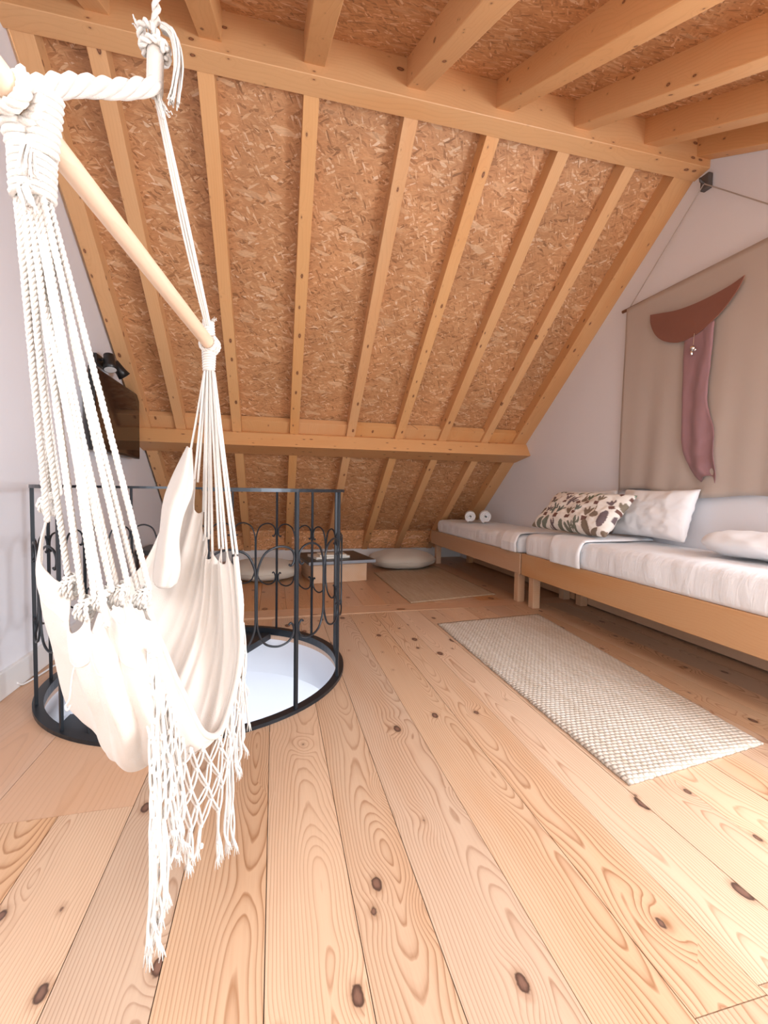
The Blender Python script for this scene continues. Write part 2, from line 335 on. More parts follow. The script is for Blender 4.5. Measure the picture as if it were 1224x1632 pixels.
floor = setting('floor', 'wide honey pine floorboards with dark knots')
def plank(x0, x1, y0, y1, m=None, cut=True):
    g = .0011; x0 += g; x1 -= g; y0 += g; y1 -= g; zt = -random.uniform(0, .0012); zb = -.03
    def emit(xs, lo, hi):
        bm = bmesh.new(); n = len(xs)
        A = [bm.verts.new((x, l, zt)) for x, l in zip(xs, lo)]; B = [bm.verts.new((x, h, zt)) for x, h in zip(xs, hi)]
        A2 = [bm.verts.new((x, l, zb)) for x, l in zip(xs, lo)]; B2 = [bm.verts.new((x, h, zb)) for x, h in zip(xs, hi)]
        for i in range(n-1):
            bm.faces.new((A[i], A[i+1], B[i+1], B[i])); bm.faces.new((A[i+1], A[i], A2[i], A2[i+1])); bm.faces.new((B[i], B[i+1], B2[i+1], B2[i]))
        bm.faces.new((A[0], B[0], B2[0], A2[0])); bm.faces.new((B[-1], A[-1], A2[-1], B2[-1]))
        xc, yc = (xs[0]+xs[-1])/2, (y0+y1)/2
        for v in bm.verts: v.co.x -= xc; v.co.y -= yc
        o = obj('plank', bm, m or m_floor, floor); o.location = (xc, yc, 0); return o
    near = cut and abs(max(x0, min(CX, x1))-CX) < RH and y0 < CY+RH and y1 > CY-RH
    if not near: emit([x0, x1], [y0, y0], [y1, y1]); return
    xs = sorted(set([x0+(x1-x0)*i/14 for i in range(15)]+[q for q in (CX-RH, CX+RH) if x0 < q < x1]))
    half = [math.sqrt(max(0, RH**2-(x-CX)**2)) for x in xs]
    if y0 < CY: emit(xs, [y0]*len(xs), [min(y1, CY-h) if h > 0 else min(CY, y1) for h in half])
    if y1 > CY: emit(xs, [max(y0, CY+h) if h > 0 else max(CY, y0) for h in half], [y1]*len(xs))
edges = [-1.24, -1.04, -.84, -.63, -.425, -.225, -.016, .19, .358, .586, .785, .965, 1.165, 1.37, 1.58, 1.77, 1.98, 2.18, 2.38, 2.57, 2.76]
for a, b in zip(edges, edges[1:]):
    ye = 3.47+.03*(a+.4)
    if b <= -.42: plank(a, b, -1.6, 1.497)
    elif a >= .78: plank(a, b, -1.6, .64+.1*(a-.8)); plank(a, b, .64+.1*(a-.8), ye)
    else: plank(a, b, -1.6, ye)
plank(-1.24, -.84, 1.497, ye-.08, m_ply); plank(-.84, -.425, 1.497, ye-.08, m_ply)
o = None
bm = bmesh.new(); bmesh.ops.create_cube(bm, size=1)      # board lying crosswise between the two runs of boards
for v in bm.verts: v.co = Vector((v.co.x*.205, v.co.y*3.99, v.co.z*.03-.0155))
o = obj('plank', bm, m_floor_far, floor); o.location = (.76, 3.635, 0); o.rotation_euler.z = PI/2-.0
edges2 = [-1.24, -1.0, -.78, -.56, -.34, -.12, .10, .31, .53, .75, .96, 1.18, 1.40, 1.62, 1.83, 2.05, 2.27, 2.50, 2.76]
for a, b in zip(edges2, edges2[1:]): plank(a, b, 3.742, 6.56, m_floor_far, False)
bm = bmesh.new()                                          # sub floor with the round hole
v_i, v_j, v_k = [], [], []
for k in range(96):
    a = 2*PI*k/96; c, q = math.cos(a), math.sin(a)
    t = min(((XR+.05-CX) if c > 0 else (XL-.05-CX))/c if abs(c) > 1e-6 else 99, ((6.6-CY) if q > 0 else (-1.68-CY))/q if abs(q) > 1e-6 else 99)
    v_i.append(bm.verts.new((CX+RH*c, CY+RH*q, -.031))); v_j.append(bm.verts.new((CX+RH*c, CY+RH*q, -.062))); v_k.append(bm.verts.new((CX+t*c, CY+t*q, -.031)))
for k in range(96):
    q = (k+1) % 96; bm.faces.new((v_i[k], v_i[q], v_j[q], v_j[k])); bm.faces.new((v_k[k], v_k[q], v_i[q], v_i[k]))
obj('subfloor', bm, m_ply, floor)

# stairwell below the opening
bm = bmesh.new(); prev = None
rings = [(RH+.004, -.062), (RH+.004, -.31), (RH+.05, -.32), (1.15, -.33), (1.15, -2.5), (0.001, -2.5)]
segs = 96; R_ = [[bm.verts.new((CX+r*math.cos(2*PI*k/segs), CY+r*math.sin(2*PI*k/segs), z)) for k in range(segs)] for r, z in rings]
for A, B in zip(R_, R_[1:]):
    for k in range(segs): bm.faces.new((A[k], A[(k+1) % segs], B[(k+1) % segs], B[k]))
ws = tag(obj('wall_stairwell', bm, m_wall, None, True), 'round white plastered stair shaft below the floor opening', None, None, 'structure')

# gable walls
def gable(name, x0, x1, label):
    pr = [(-1.7, -.03), (6.62, -.03), (6.62, .12), (YR+.1, (Y0-YR-.1)*TA+.06), (YR-.02, ZR+.12), (-1.7, ZR+.12-(YR+1.7)*TB)]
    return tag(obj(name, prism(pr, x0, x1), m_wall), label, None, None, 'structure')
gable('wall_left', XL-.12, XL, 'white plastered gable wall behind the hammock chair')
gable('wall_right', XR, XR+.12, 'white plastered gable wall behind the beds')
tag(obj('baseboard_left', box(XL, XL+.022, -1.6, 6.2, 0, .125, .003), m_trim), 'white baseboard along the left gable wall', None, None, 'structure')
tag(obj('wall_knee', box(XL, XR, 6.36, 6.42, -.03, .62), m_wall), 'low knee wall under the sloping roof', None, None, 'structure')
tag(obj('baseboard_back', box(XL+.03, XR, 6.325, 6.345, 0, .165, .003), m_trim), 'white baseboard along the low wall under the eaves', None, None, 'structure')

# back slope: rafters, boards between, ridge beam, purlin
ceil_ = setting('ceiling', 'sloping timber roof of pine rafters and strand board panels')
LS = math.hypot(6.36-2.52, (6.36-2.52)*TA); ANG = math.atan(TA)
raf_me = None
def slope_obj(name, bm, m, x, y):
    o = obj(name, bm, m, ceil_); o.location = (x, y, (Y0-y)*TA); o.rotation_euler = (-ANG, 0, 0); return o
RW, RD = .083, .135
raf_x = [XL+.02, -.90, -.398, .143, .71, 1.225, 1.712, 2.21, XR-.16]
raf_w = [.10, .085, .085, .086, .086, .086, .085, .083, .16]
first = {}
for x, wd in zip(raf_x, raf_w):
    if wd not in first:
        o = slope_obj('rafter', box(0, wd, 0, LS, 0, RD, .003), m_beam, x, 2.52); first[wd] = o
    else:
        o = copy(first[wd], ceil_); o.location = (x, 2.52, (Y0-2.52)*TA)
for i in range(8):
    a = raf_x[i]+raf_w[i]; b = raf_x[i+1]
    slope_obj('osb_panel', box(0, b-a, 0, LS, RD-.03, RD-.012), m_osb, a, 2.52)
slope_obj('roof_deck', box(0, XR-XL+.2, -.3, LS+.3, RD+.002, RD+.03), m_beam, XL-.1, 2.52)
# knee boards between the rafter feet
for i in range(8):
    a = raf_x[i]+raf_w[i]+.002; b = raf_x[i+1]-.002
    o = obj('knee_board', box(0, b-a, 0, .295+.012*(i % 3), 0, .018, .002), m_knee, ceil_); o.location = (a, 6.29, .165); o.rotation_euler.x = math.radians(120)
def along_x(name, prof, x0, x1, m):
    """beam whose length is its local Y, laid along world X"""
    bm = prism([(p[0], p[1]) for p in prof], 0, x1-x0)
    bm.transform(Matrix(((0, 1, 0, 0), (1, 0, 0, 0), (0, 0, 1, 0), (0, 0, 0, 1))))   # x<->y
    bmesh.ops.recalc_face_normals(bm, faces=bm.faces[:])
    bmesh.ops.bevel(bm, geom=[e for e in bm.edges if abs(e.verts[0].co.y-e.verts[1].co.y) > .5], offset=.003, segments=1, affect='EDGES')
    o = obj(name, bm, m, ceil_); o.matrix_world = Matrix(((0, 1, 0, x0), (1, 0, 0, 0), (0, 0, 1, 0), (0, 0, 0, 1))); return o
along_x('ridge_beam', [(YR, 3.14), (YR+.115, 3.125), (YR+.19, 3.45), (YR, 3.47)], XL, XR, m_beam)
along_x('purlin', [(4.555, 1.535), (4.465, 1.405), (4.80, 1.345), (4.86, 1.40), (4.64, 1.57)], XL, XR, m_beam)
for i in range(8):                                        # blocking between the rafters above the purlin
    a = raf_x[i]+raf_w[i]+.001; b = raf_x[i+1]-.001
    yb = 4.50; n_ = Vector((0, math.sin(ANG), math.cos(ANG)))
    slope_obj('blocking', box(0, b-a, 0, .17, .03, .09, .002), m_beam, a, 4.47)
# front slope: joists falling towards the camera
LF = (YR+1.7)/math.cos(math.atan(TB)); AF = math.atan(TB)
def front_obj(name, bm, m, x):
    o = obj(name, bm, m, ceil_); o.location = (x, YR-.002, ZR+.02); o.rotation_euler = (AF, 0, 0); return o
j_x = [XL, -.865, -.37, .136, .69, 1.222, 1.735, 2.24, XR-.11]
jw = .108; j0 = None
for x in j_x:
    if j0 is None: j0 = front_obj('joist', box(0, jw, -LF, .09, 0, .16, .004), m_beam, x); o = j0
    else: o = copy(j0, ceil_); o.location.x = x
for i in range(8):
    a = j_x[i]+jw; b = j_x[i+1]
    if i in (1, 5):                                       # roof windows above and behind the camera: leave the bay open there
        front_obj('osb_panel', box(0, b-a, -1.9, .09, .135, .153), m_osb, a)
        front_obj('osb_panel', box(0, b-a, -LF, -3.75, .135, .153), m_osb, a)
    else: front_obj('osb_panel', box(0, b-a, -LF, .09, .135, .153), m_osb, a)
front_obj('roof_deck', box(0, XR-XL+.2, -1.9, .3, .161, .19), m_beam, XL-.1)

# ------------------------------------------------------------------ railing
rail = thing('stair_railing', 'black wrought iron scroll railing ringing the round stair opening', 'railing', (CX, CY, 0))
RB = .735
def cyl(a, z, r=RB): return Vector((r*math.cos(math.radians(a)), r*math.sin(math.radians(a)), z))
angs = [-82, -51.5, -21, 10, 34.5, 59, 84, 109, 134, 158, 181, 204, 231]
def ringseg(a0, a1, r0, r1, z0, z1, n):
    bm = bmesh.new(); q = []
    for i in range(n+1):
        a = math.radians(a0+(a1-a0)*i/n); c, s = math.cos(a), math.sin(a)
        q.append([bm.verts.new((r*c, r*s, z)) for r, z in ((r0, z0), (r1, z0), (r1, z1), (r0, z1))])
    for A, B in zip(q, q[1:]):
        for k in range(4): bm.faces.new((A[k], A[(k+1) % 4], B[(k+1) % 4], B[k]))
    if abs(a1-a0) < 359: bm.faces.new(q[0]); bm.faces.new(q[-1][::-1])
    bmesh.ops.recalc_face_normals(bm, faces=bm.faces[:]); return bm
obj('base_ring', ringseg(0, 360, RH-.008, RH+.034, -.03, .016, 96), m_iron, rail)
obj('top_rail', ringseg(-83, 232, RB-.011, RB+.011, .984, .999, 90), m_iron, rail)
b0 = None
for k, a in enumerate(angs):
    thick = a in (-51.5, -21, 10, 204)
    if b0 is None: b0 = obj('baluster', box(-.0062, .0062, -.0062, .0062, .014, .987, .0015), m_iron, rail); o = b0
    else: o = copy(b0, rail)
    p = cyl(a, 0); o.location = (p.x, p.y, 0); o.rotation_euler.z = math.radians(a)
    if thick: o.scale = (1.25, 1.25, 1)
zt, zb = .752, .322
for a0, a1 in zip(angs, angs[1:]):
    m_ = (a0+a1)/2
    for base, sgn in ((a0, 1), (a1, -1)):
        wd = (m_-base)*sgn-.55
        prof = [(.20, zt-.082), (.13, zt-.088), (.055, zt-.066), (.075, zt-.033), (.22, zt-.008), (.50, zt), (.80, zt-.022), (.95, zt-.07), (1, zt-.12), (1, (zt+zb)/2), (1, zb+.12), (.95, zb+.07), (.80, zb+.022), (.50, zb), (.22, zb+.008), (.075, zb+.033), (.055, zb+.066), (.13, zb+.088), (.20, zb+.082)]
        pts = catmull([(f, z, 0) for f, z in prof], 5)
        path = [cyl(base+sgn*(p.x*wd+.3), p.y) for p in pts]
        obj('scroll', tube(path, .0050, 6), m_iron, rail, True)
# spiral stair
st = thing('spiral_stair', 'black metal spiral stair going down through the round opening', 'staircase', (CX, CY, -2.5))
obj('center_pole', tube([(0, 0, 0.002), (0, 0, 2.44)], .03, 16), m_iron, st, True)
def wedge(a0, a1, z, th=.035, r=.69):
    bm = ringseg(a0, a1, .05, r, z-th, z, 8); return bm
obj('landing', wedge(61, 150, 2.485, .04, .70), m_iron, st)
def bar(name, a, b_, w_, h_):
    a, b_ = Vector(a), Vector(b_); d = (b_-a); n = Vector((-d.y, d.x, 0)).normalized() if abs(d.x)+abs(d.y) > 1e-6 else Vector((1, 0, 0)); u_ = n.cross(d.normalized())
    bm = bmesh.new(); q = [[bm.verts.new(p+n*sx*w_/2+u_*sz*h_/2) for sx, sz in ((-1, -1), (1, -1), (1, 1), (-1, 1))] for p in (a, b_)]
    for k in range(4): bm.faces.new((q[0][k], q[0][(k+1) % 4], q[1][(k+1) % 4], q[1][k]))
    bm.faces.new(q[0][::-1]); bm.faces.new(q[1]); bmesh.ops.recalc_face_normals(bm, faces=bm.faces[:]); return obj(name, bm, m_iron, st)
bar('stringer', (-.320, -.600, 2.44), (-.615, .060, 2.44), .045, .06)
bar('strut', (-.430, -.40, 2.41), (-.430, -.40, 2.1), .05, .03)
for k in range(11):
    obj('tread', wedge(174+k*28, 174+(k+1)*28+3, 2.485-.2*(k+1)), m_iron, st)

# ------------------------------------------------------------------ beds
def bed(name, label, y0, y1, xf, ztop):
    t = thing(name, label, 'bed', (xf, (y0+y1)/2, 0), 'beech platform beds')
    h = (y1-y0)/2; xb = XR-.03-xf
    def rail_along(n, x0, x1): return obj(n, box(x0, x1, -h, h, .268, ztop, .004), m_bed, t)
    rail_along('front_rail', 0, .026); obj('back_shade_panel', box(xb-.022, xb, -h, h, .012, ztop, .004), m_bed, t)  # back rail carried down as an added panel, to darken the space under the bed
    for s in (-1, 1):
        bm = box(-.012, .012, 0, xb-.054, .268, ztop-.004, .003)
        o = obj('end_rail', bm, m_bed, t); o.rotation_euler.z = -PI/2; o.location = (.027, s*(h-.05), 0)
        for x in (.028, xb-.095):
            bm = box(0, .07, -.035, .035, 0, .31, .004); o = obj('leg', bm, m_bed, t); o.location = (x, s*(h-.115 if s > 0 else h-.1), 0)
    for k in range(9):
        o = obj('slat', box(-.035, .035, .03, xb-.03, .435, .450), m_bed, t); o.rotation_euler.z = -PI/2; o.location = (0, -h+.15+k*(2*h-.3)/8, 0)
    return t
bed('platform_bed', 'beech platform bed at the far end, under the sloping roof', 3.565, 5.90, 2.13, .452)
bed('platform_bed', 'beech platform bed at the front, beside the cream rug', 1.02, 3.535, 2.13, .457)
def mattress(label, y0, y1, top, seed, zbot):
    x0, x1 = 2.142, XR-.006; zb = zbot; nx, ny, nz = 22, 90, 8
    bm = bmesh.new(); bmesh.ops.create_cube(bm, size=1)
    for v in bm.verts: v.co = Vector(((x0+x1)/2+v.co.x*(x1-x0), (y0+y1)/2+v.co.y*(y1-y0), (zb+top)/2+v.co.z*(top-zb)))
    bmesh.ops.bisect_plane
    for ax, n, lo, hi in ((0, nx, x0, x1), (1, ny, y0, y1), (2, nz, zb, top)):
        for i in range(1, n):
            co = [0, 0, 0]; co[ax] = lo+(hi-lo)*i/n; no = [0, 0, 0]; no[ax] = 1
            bmesh.ops.bisect_plane(bm, geom=bm.verts[:]+bm.edges[:]+bm.faces[:], plane_co=co, plane_no=no)
    R = .065
    for v in bm.verts:
        p = v.co.copy()
        q = Vector((min(max(p.x, x0+R), x1-.02), min(max(p.y, y0+R), y1-R), min(max(p.z, zb+.02), top-R)))
        d = p-q
        if d.length > 1e-6:
            rr = R if p.z > (zb+top)/2 else .03
            if d.length > R*.9: v.co = q+d.normalized()*min(d.length, R)
        front = max(0, 1-abs(p.x-x0)/.05)
        if p.z > zb+.03:
            wv = noise.noise(Vector((p.y*16, p.z*3, seed)))*.010*front+noise.noise(Vector((p.y*42, p.z*6, seed+5)))*.005*front
            v.co.x += wv-.004*front
            v.co.z += noise.noise(Vector((p.x*7, p.y*5, seed)))*.008*(p.z-zb)/(top-zb)
            v.co.x = max(min(v.co.x, x1), x0-.012)
    for v in bm.verts: v.co.y = min(max(v.co.y, y0), y1)
    bmesh.ops.recalc_face_normals(bm, faces=bm.faces[:])
    return tag(obj('mattress', bm, m_sheet_gather, None, True), label, 'mattress', 'mattresses in white fitted sheets')
mattress('white sheeted mattress on the far bed, rolled towels on top', 3.60, 5.70, .615, 1, .454)
mattress('white sheeted mattress on the front bed, pillows on top', 1.05, 3.53, .645, 9, .459)
def throw(label, y0, y1, top, seed):
    """folded sheet lying across a mattress and hanging down its front"""
    prof = [(2.108, .462), (2.100, .53), (2.104, top-.06), (2.130, top-.008), (2.175, top+.016), (2.35, top+.020), (2.55, top+.020), (2.735, top+.020)]
    pts = catmull([(x, z, 0) for x, z in prof], 4); ny = 30; V = []; Fc = []
    for i, p in enumerate(pts):
        for j in range(ny+1):
            t = j/ny; y = y0+(y1-y0)*t
            d = .006*noise.noise(Vector((y*14, p.x*4+p.y*3, seed)))+.010*max(0, 1-t/.12)*0
            edge = min(t, 1-t); pf = -.010*max(0, 1-edge/.06)**2
            hang = p.x < 2.14
            V.append((p.x-(pf+d if hang else 0), y+.02*noise.noise(Vector((p.x*6, p.y*5, seed+t))), p.y+(d+pf if not hang else 0)))
    for i in range(len(pts)-1):
        for j in range(ny):
            a = i*(ny+1)+j; Fc.append((a, a+1, a+ny+2, a+ny+1))
    o = obj('folded_sheet', (V, [], Fc), m_sheet, None, True)
    s = o.modifiers.new('thick', 'SOLIDIFY'); s.thickness = .008; s.offset = -1
    return tag(o, label, 'sheet', 'folded white sheets across the mattresses')
throw('white folded sheet across the near end of the far mattress', 3.61, 3.86, .615, 3)
throw('white folded sheet across the front mattress beside the cactus pillow', 2.74, 3.10, .645, 4)

def pillow(name, label, cat, w, h, th, m, loc, xa, ya, group=None, nu=40, nv=28, seed=0, vcol=None):
    V = []; Fc = []; Cc = []
    for side in (1, -1):
        for j in range(nv+1):
            for i in range(nu+1):
                u = -1+2*i/nu; v = -1+2*j/nv
                pin = 1-.07*(1-abs(u)**2)*abs(v)**3*0
                x = u*w/2*(1-.055*(1-v*v)); y = v*h/2*(1-.075*(1-u*u))
                t = th/2*((1-u**4)*(1-v**4))**.55
                wr = noise.noise(Vector((u*3+seed, v*3, side*2)))*.016+noise.noise(Vector((u*9+seed, v*7, side)))*.006
                z = side*(t+wr*min(1, t/(th*.2)))
                V.append((x, y, z))
        b0_ = 0 if side == 1 else (nu+1)*(nv+1)
        for j in range(nv):
            for i in range(nu):
                a = b0_+j*(nu+1)+i; f = (a, a+1, a+nu+2, a+nu+1); Fc.append(f if side == 1 else f[::-1])
    bm = bmesh.new(); vs = [bm.verts.new(p) for p in V]
    for f in Fc: bm.faces.new([vs[i] for i in f])
    bmesh.ops.remove_doubles(bm, verts=bm.verts[:], dist=1e-4)
    o = obj(name, bm, m, None, True)
    xa = Vector(xa).normalized(); ya = Vector(ya); ya = (ya-xa*ya.dot(xa)).normalized(); za = xa.cross(ya)
    o.matrix_world = Matrix(((xa.x, ya.x, za.x, loc[0]), (xa.y, ya.y, za.y, loc[1]), (xa.z, ya.z, za.z, loc[2]), (0, 0, 0, 1)))
    if vcol:
        ca = o.data.color_attributes.new('print', 'FLOAT_COLOR', 'POINT')
        for i, v in enumerate(o.data.vertices): ca.data[i].color = (*vcol(v.co.x, v.co.y), 1)
    return tag(o, label, cat, group)
# cactus print: little plants scattered over the case
plants = []
rnd = random.Random(5)
greens = [(.13, .17, .11), (.17, .18, .14), (.20, .15, .11), (.15, .11, .12), (.13, .16, .14), (.22, .18, .13)]
for iy in range(4):
    for ix in range(10):
        px = (-.5+(ix+.5)/10)*.92+rnd.uniform(-.02, .02)+(.04 if iy % 2 else 0); py = (-.5+(iy+.5)/4)*.48+rnd.uniform(-.025, .025)
        plants.append((px, py, rnd.uniform(.040, .060), rnd.uniform(-.9, .9), rnd.choice(greens), rnd.randrange(4)))
def cactus(x, y):
    for px, py, s, r, c, kind in plants:
        dx, dy = x-px, y-py
        if dx*dx+dy*dy > (2*s)**2: continue
        u = (dx*math.cos(r)+dy*math.sin(r))/s; v = (-dx*math.sin(r)+dy*math.cos(r))/s
        if kind == 0:
            if (u/.5)**2+((v-.1)/1.2)**2 < 1: return c
        elif kind == 1:
            if (u/.30)**2+((v-.1)/1.3)**2 < 1: return c
            for s_, h_ in ((1, .2), (-1, -.15)):
                if ((u-s_*.62)/.2)**2+((v-.3-h_)/.55)**2 < 1 or (0 < u*s_ < .65 and abs(v-h_+.05) < .15): return c
        elif kind == 2:
            for an in (-.6, 0, .6):
                uu = u*math.cos(an)+v*math.sin(an); vv = -u*math.sin(an)+v*math.cos(an)
                if (uu/.22)**2+((vv-.55)/.75)**2 < 1: return c
            if abs(u) < .45 and -.95 < v < -.3: return (.16, .075, .06)
        else:
            if ((u)/.62)**2+((v+.3)/.5)**2 < 1: return c
            if abs(u-.1*v) < .07 and 0 < v < 1.3: return (.2, .12, .08)
    return (.80, .76, .71)
m_print, nt, b = mat('cactus_print'); vc = N(nt, 'ShaderNodeVertexColor'); vc.layer_name = 'print'; L(nt, vc.outputs[0], b.inputs['Base Color']); b.inputs['Roughness'].default_value = .85

pillow('pillow', 'off white pillow printed with green cactus plants', 'pillow', .86, .40, .17, m_print, (2.365, 3.10, .845), (.05, -1, -.01), (.55, .16, .62), 'pillows on the front bed', 150, 90, 3, cactus)
pillow('pillow', 'plain white pillow leaning on the wall, right of the cactus pillow', 'pillow', .64, .37, .15, m_pillow, (2.64, 2.66, .862), (.0, -1, .0), (.30, .05, .95), 'pillows on the front bed', 44, 30, 11)
pillow('pillow', 'plain white pillow mostly hidden behind the cactus pillow', 'pillow', .66, .36, .09, m_pillow, (2.69, 3.42, .85), (.03, -1, .03), (.16, .05, .98), 'pillows on the front bed', 40, 26, 21)

# rolled towels on the far bed
def rolled(name, label, cat, loc, length, r, m, turns=3.2, ry=1.0, rz=0., group=None):
    pts = []; n = int(turns*26); th = r/(turns+.35)
    for i in range(n+1):
        t = i/n; a = -t*turns*2*PI; rr = th*.6+(r-th*.5-th*.6)*t; pts.append((math.cos(a)*rr, math.sin(a)*rr*ry))
    V = []; Fc = []; half = th*.46
    for i, (y, z) in enumerate(pts):
        q = pts[min(i+1, n)]; p = pts[max(i-1, 0)]; d = Vector((q[0]-p[0], q[1]-p[1])).normalized(); nn = Vector((-d.y, d.x))*half
        for s in (1, -1):
            for k, x in enumerate((-1, -.9, -.45, 0, .45, .9, 1)):
                sh = half*.5 if abs(x) == 1 else 0
                o_ = nn*s*(1-sh/half)
                V.append((x*length/2, y+o_.x, z+o_.y))
    W = 7
    for i in range(n):
        A = i*2*W; B = (i+1)*2*W
        for k in range(W-1):
            Fc.append((A+k, A+k+1, B+k+1, B+k)); Fc.append((A+W+k, B+W+k, B+W+k+1, A+W+k+1))
        Fc.append((A, B, B+W, A+W)); Fc.append((A+W-1, A+2*W-1, B+2*W-1, B+W-1))
    for A in (0, n*2*W):
        for k in range(W-1): Fc.append((A+k, A+k+1, A+W+k+1, A+W+k))
    bm = bmesh.new(); vs = [bm.verts.new(p) for p in V]
    for f in Fc: bm.faces.new([vs[i] for i in f])
    bmesh.ops.recalc_face_normals(bm, faces=bm.faces[:])
    o = obj(name, bm, m, None, True); o.location = loc; o.rotation_euler.z = rz
    return tag(o, label, cat, group)
rolled('rolled_towel', 'small rolled white towel on the far bed, the one nearer the sloping roof', 'towel', (2.33, 5.06, .697), .26, .072, m_towel, 3.2, .98, math.radians(66), 'rolled towels on the far bed')
rolled('rolled_towel', 'small rolled white towel on the far bed, the one nearer the pillows', 'towel', (2.482, 4.965, .700), .26, .074, m_towel, 3.2, 1.08, math.radians(66), 'rolled towels on the far bed')
# folded quilt at the frame edge
V = []; Fc = []; nu, nv = 40, 24
bm = bmesh.new()
for j in range(nv+1):
    for i in range(nu+1):
        u = -1+2*i/nu; a = 2*PI*j/nv
        r = (1-abs(u)**5)**.5
        x = math.cos(a)*(.155*r); z = math.sin(a)*(.075*r)+.0
        k = noise.noise(Vector((u*4, math.cos(a)*2, math.sin(a)*2)))*.012*r
        V.append(bm.verts.new((x*(1+k*6), -u*.42, z+k)))
for j in range(nv):
    for i in range(nu):
        a = j*(nu+1)+i; bm.faces.new((V[a], V[a+1], V[a+nu+2], V[a+nu+1]))
bmesh.ops.remove_doubles(bm, verts=bm.verts[:], dist=1e-5); bmesh.ops.recalc_face_normals(bm, faces=bm.faces[:])
o = obj('rolled_quilt', bm, m_pillow, None, True, (2.545, 1.73, .732))
tag(o, 'thick rolled white quilt on the near end of the front bed', 'quilt')

# ------------------------------------------------------------------ wall hanging
hg = thing('wall_hanging', 'beige linen tapestry with brown half moon and mauve strip on the right wall', 'tapestry', (XR-.03, 2.45, 2.47))
def on_wall(y, z, d=0.): return Vector((-d, y-2.45, z-2.47))
obj('rod', tube([on_wall(3.135, 2.468), on_wall(1.76, 2.462)], .012, 10), m_rodwood, hg, True)
nu, nv = 60, 40; V = []; Fc = []
for j in range(nv+1):
    for i in range(nu+1):
        t = i/nu; s = j/nv; y = 3.075-1.26*t+.012*s*math.sin(s*3); zb_ = 1.03-.055*t+.02*math.sin(t*9)
        z = 2.468-(2.468-zb_)*s
        d = .014+.010*s*(math.sin(t*19+s*2)+.6*math.sin(t*37+1+s*3))*(.4+.6*s)+.012*(1-s)*0
        V.append(on_wall(y, z, max(d, -.015)))
for j in range(nv):
    for i in range(nu):
        a = j*(nu+1)+i; Fc.append((a, a+1, a+nu+2, a+nu+1))
lin = obj('linen_panel', (V, [], Fc), m_tap, hg, True); sm = lin.modifiers.new('thick', 'SOLIDIFY'); sm.thickness = .003
def sheet_part(name, outline, d0, th, m, parent, bulge=.0):
    bm = bmesh.new(); a = [bm.verts.new(on_wall(y, z, d0)) for y, z in outline]
    f = bm.faces.new(a); r = bmesh.ops.extrude_face_region(bm, geom=[f])
    for v in r['geom']:
        if isinstance(v, bmesh.types.BMVert): v.co.x -= th
    bmesh.ops.recalc_face_normals(bm, faces=bm.faces[:]); return obj(name, bm, m, parent)
arc = [(2.803, 2.318), (2.797, 2.25), (2.755, 2.165), (2.69, 2.10), (2.60, 2.055), (2.52, 2.04), (2.42, 2.052), (2.33, 2.09), (2.25, 2.14), (2.19, 2.195), (2.145, 2.25), (2.122, 2.298), (2.20, 2.276), (2.32, 2.262), (2.45, 2.258), (2.58, 2.268), (2.69, 2.292)]
sheet_part('half_moon', [(p.x, p.y) for p in catmull([(y, z, 0) for y, z in arc[:12]], 4)]+[(p.x, p.y) for p in catmull([(y, z, 0) for y, z in arc[11:]+arc[:1]], 4)][1:-1], .045, .006, m_felt, hg)
V = []; Fc = []; nu, nv = 14, 48
le = catmull([(2.515, 2.10, 0), (2.508, 1.8, 0), (2.50, 1.55, 0), (2.492, 1.33, 0), (2.44, 1.19, 0), (2.355, 1.085, 0)], 12)
re = catmull([(2.30, 2.10, 0), (2.318, 1.85, 0), (2.33, 1.6, 0), (2.275, 1.42, 0), (2.262, 1.27, 0), (2.225, 1.075, 0)], 12)
nv = len(le)-1
for j in range(nv+1):
    s = j/nv
    for i in range(nu+1):
        t = i/nu; p = le[j].lerp(re[j], t); up_ = .045*math.sin(PI*t)*max(0, (s-.85)/.15)
        V.append(on_wall(p.x, p.y+up_, .040+.010*math.sin(t*9+s*5)*(.4+s)+.008*math.sin(s*30+t*3)*max(0, (s-.6)/.4)+.006*noise.noise(Vector((t*5, s*12, 2)))))
for j in range(nv):
    for i in range(nu):
        a = j*(nu+1)+i; Fc.append((a, a+1, a+nu+2, a+nu+1))
o = obj('mauve_strip', (V, [], Fc), m_mauve, hg, True); sm = o.modifiers.new('thick', 'SOLIDIFY'); sm.thickness = .003
pend = obj('pendant', tube([on_wall(2.425, 2.06, .058), on_wall(2.427, 1.985, .06)], .0025, 6), m_metal, hg)
bm = bmesh.new(); ball(bm, on_wall(2.427, 1.965, .062), .017, 2); ball(bm, on_wall(2.432, 1.935, .062), .013, 2, (1, .7, 1.4)); ball(bm, on_wall(2.41, 1.95, .062), .010, 2)
obj('charm', bm, m_metal, pend, True)
hookp = on_wall(2.452, 3.035, .01)
for y in (3.07, 1.83): obj('cord', tube([on_wall(y, 2.468), hookp], .0035, 6), flat('hanging_cord', (.42, .37, .34), .8), hg)
hk = thing('wall_hook', 'small grey bracket under the ridge beam holding the tapestry cord', 'hook', (XR-.02, 2.452, 3.045))
obj('bracket_plate', box(-.02, .018, -.03, .03, -.045, .05, .006), m_bracket, hk)
obj('peg', tube([(-.01, 0, -.01), (-.05, 0, 0), (-.055, 0, .02)], .007, 8), m_bracket, hk, True)

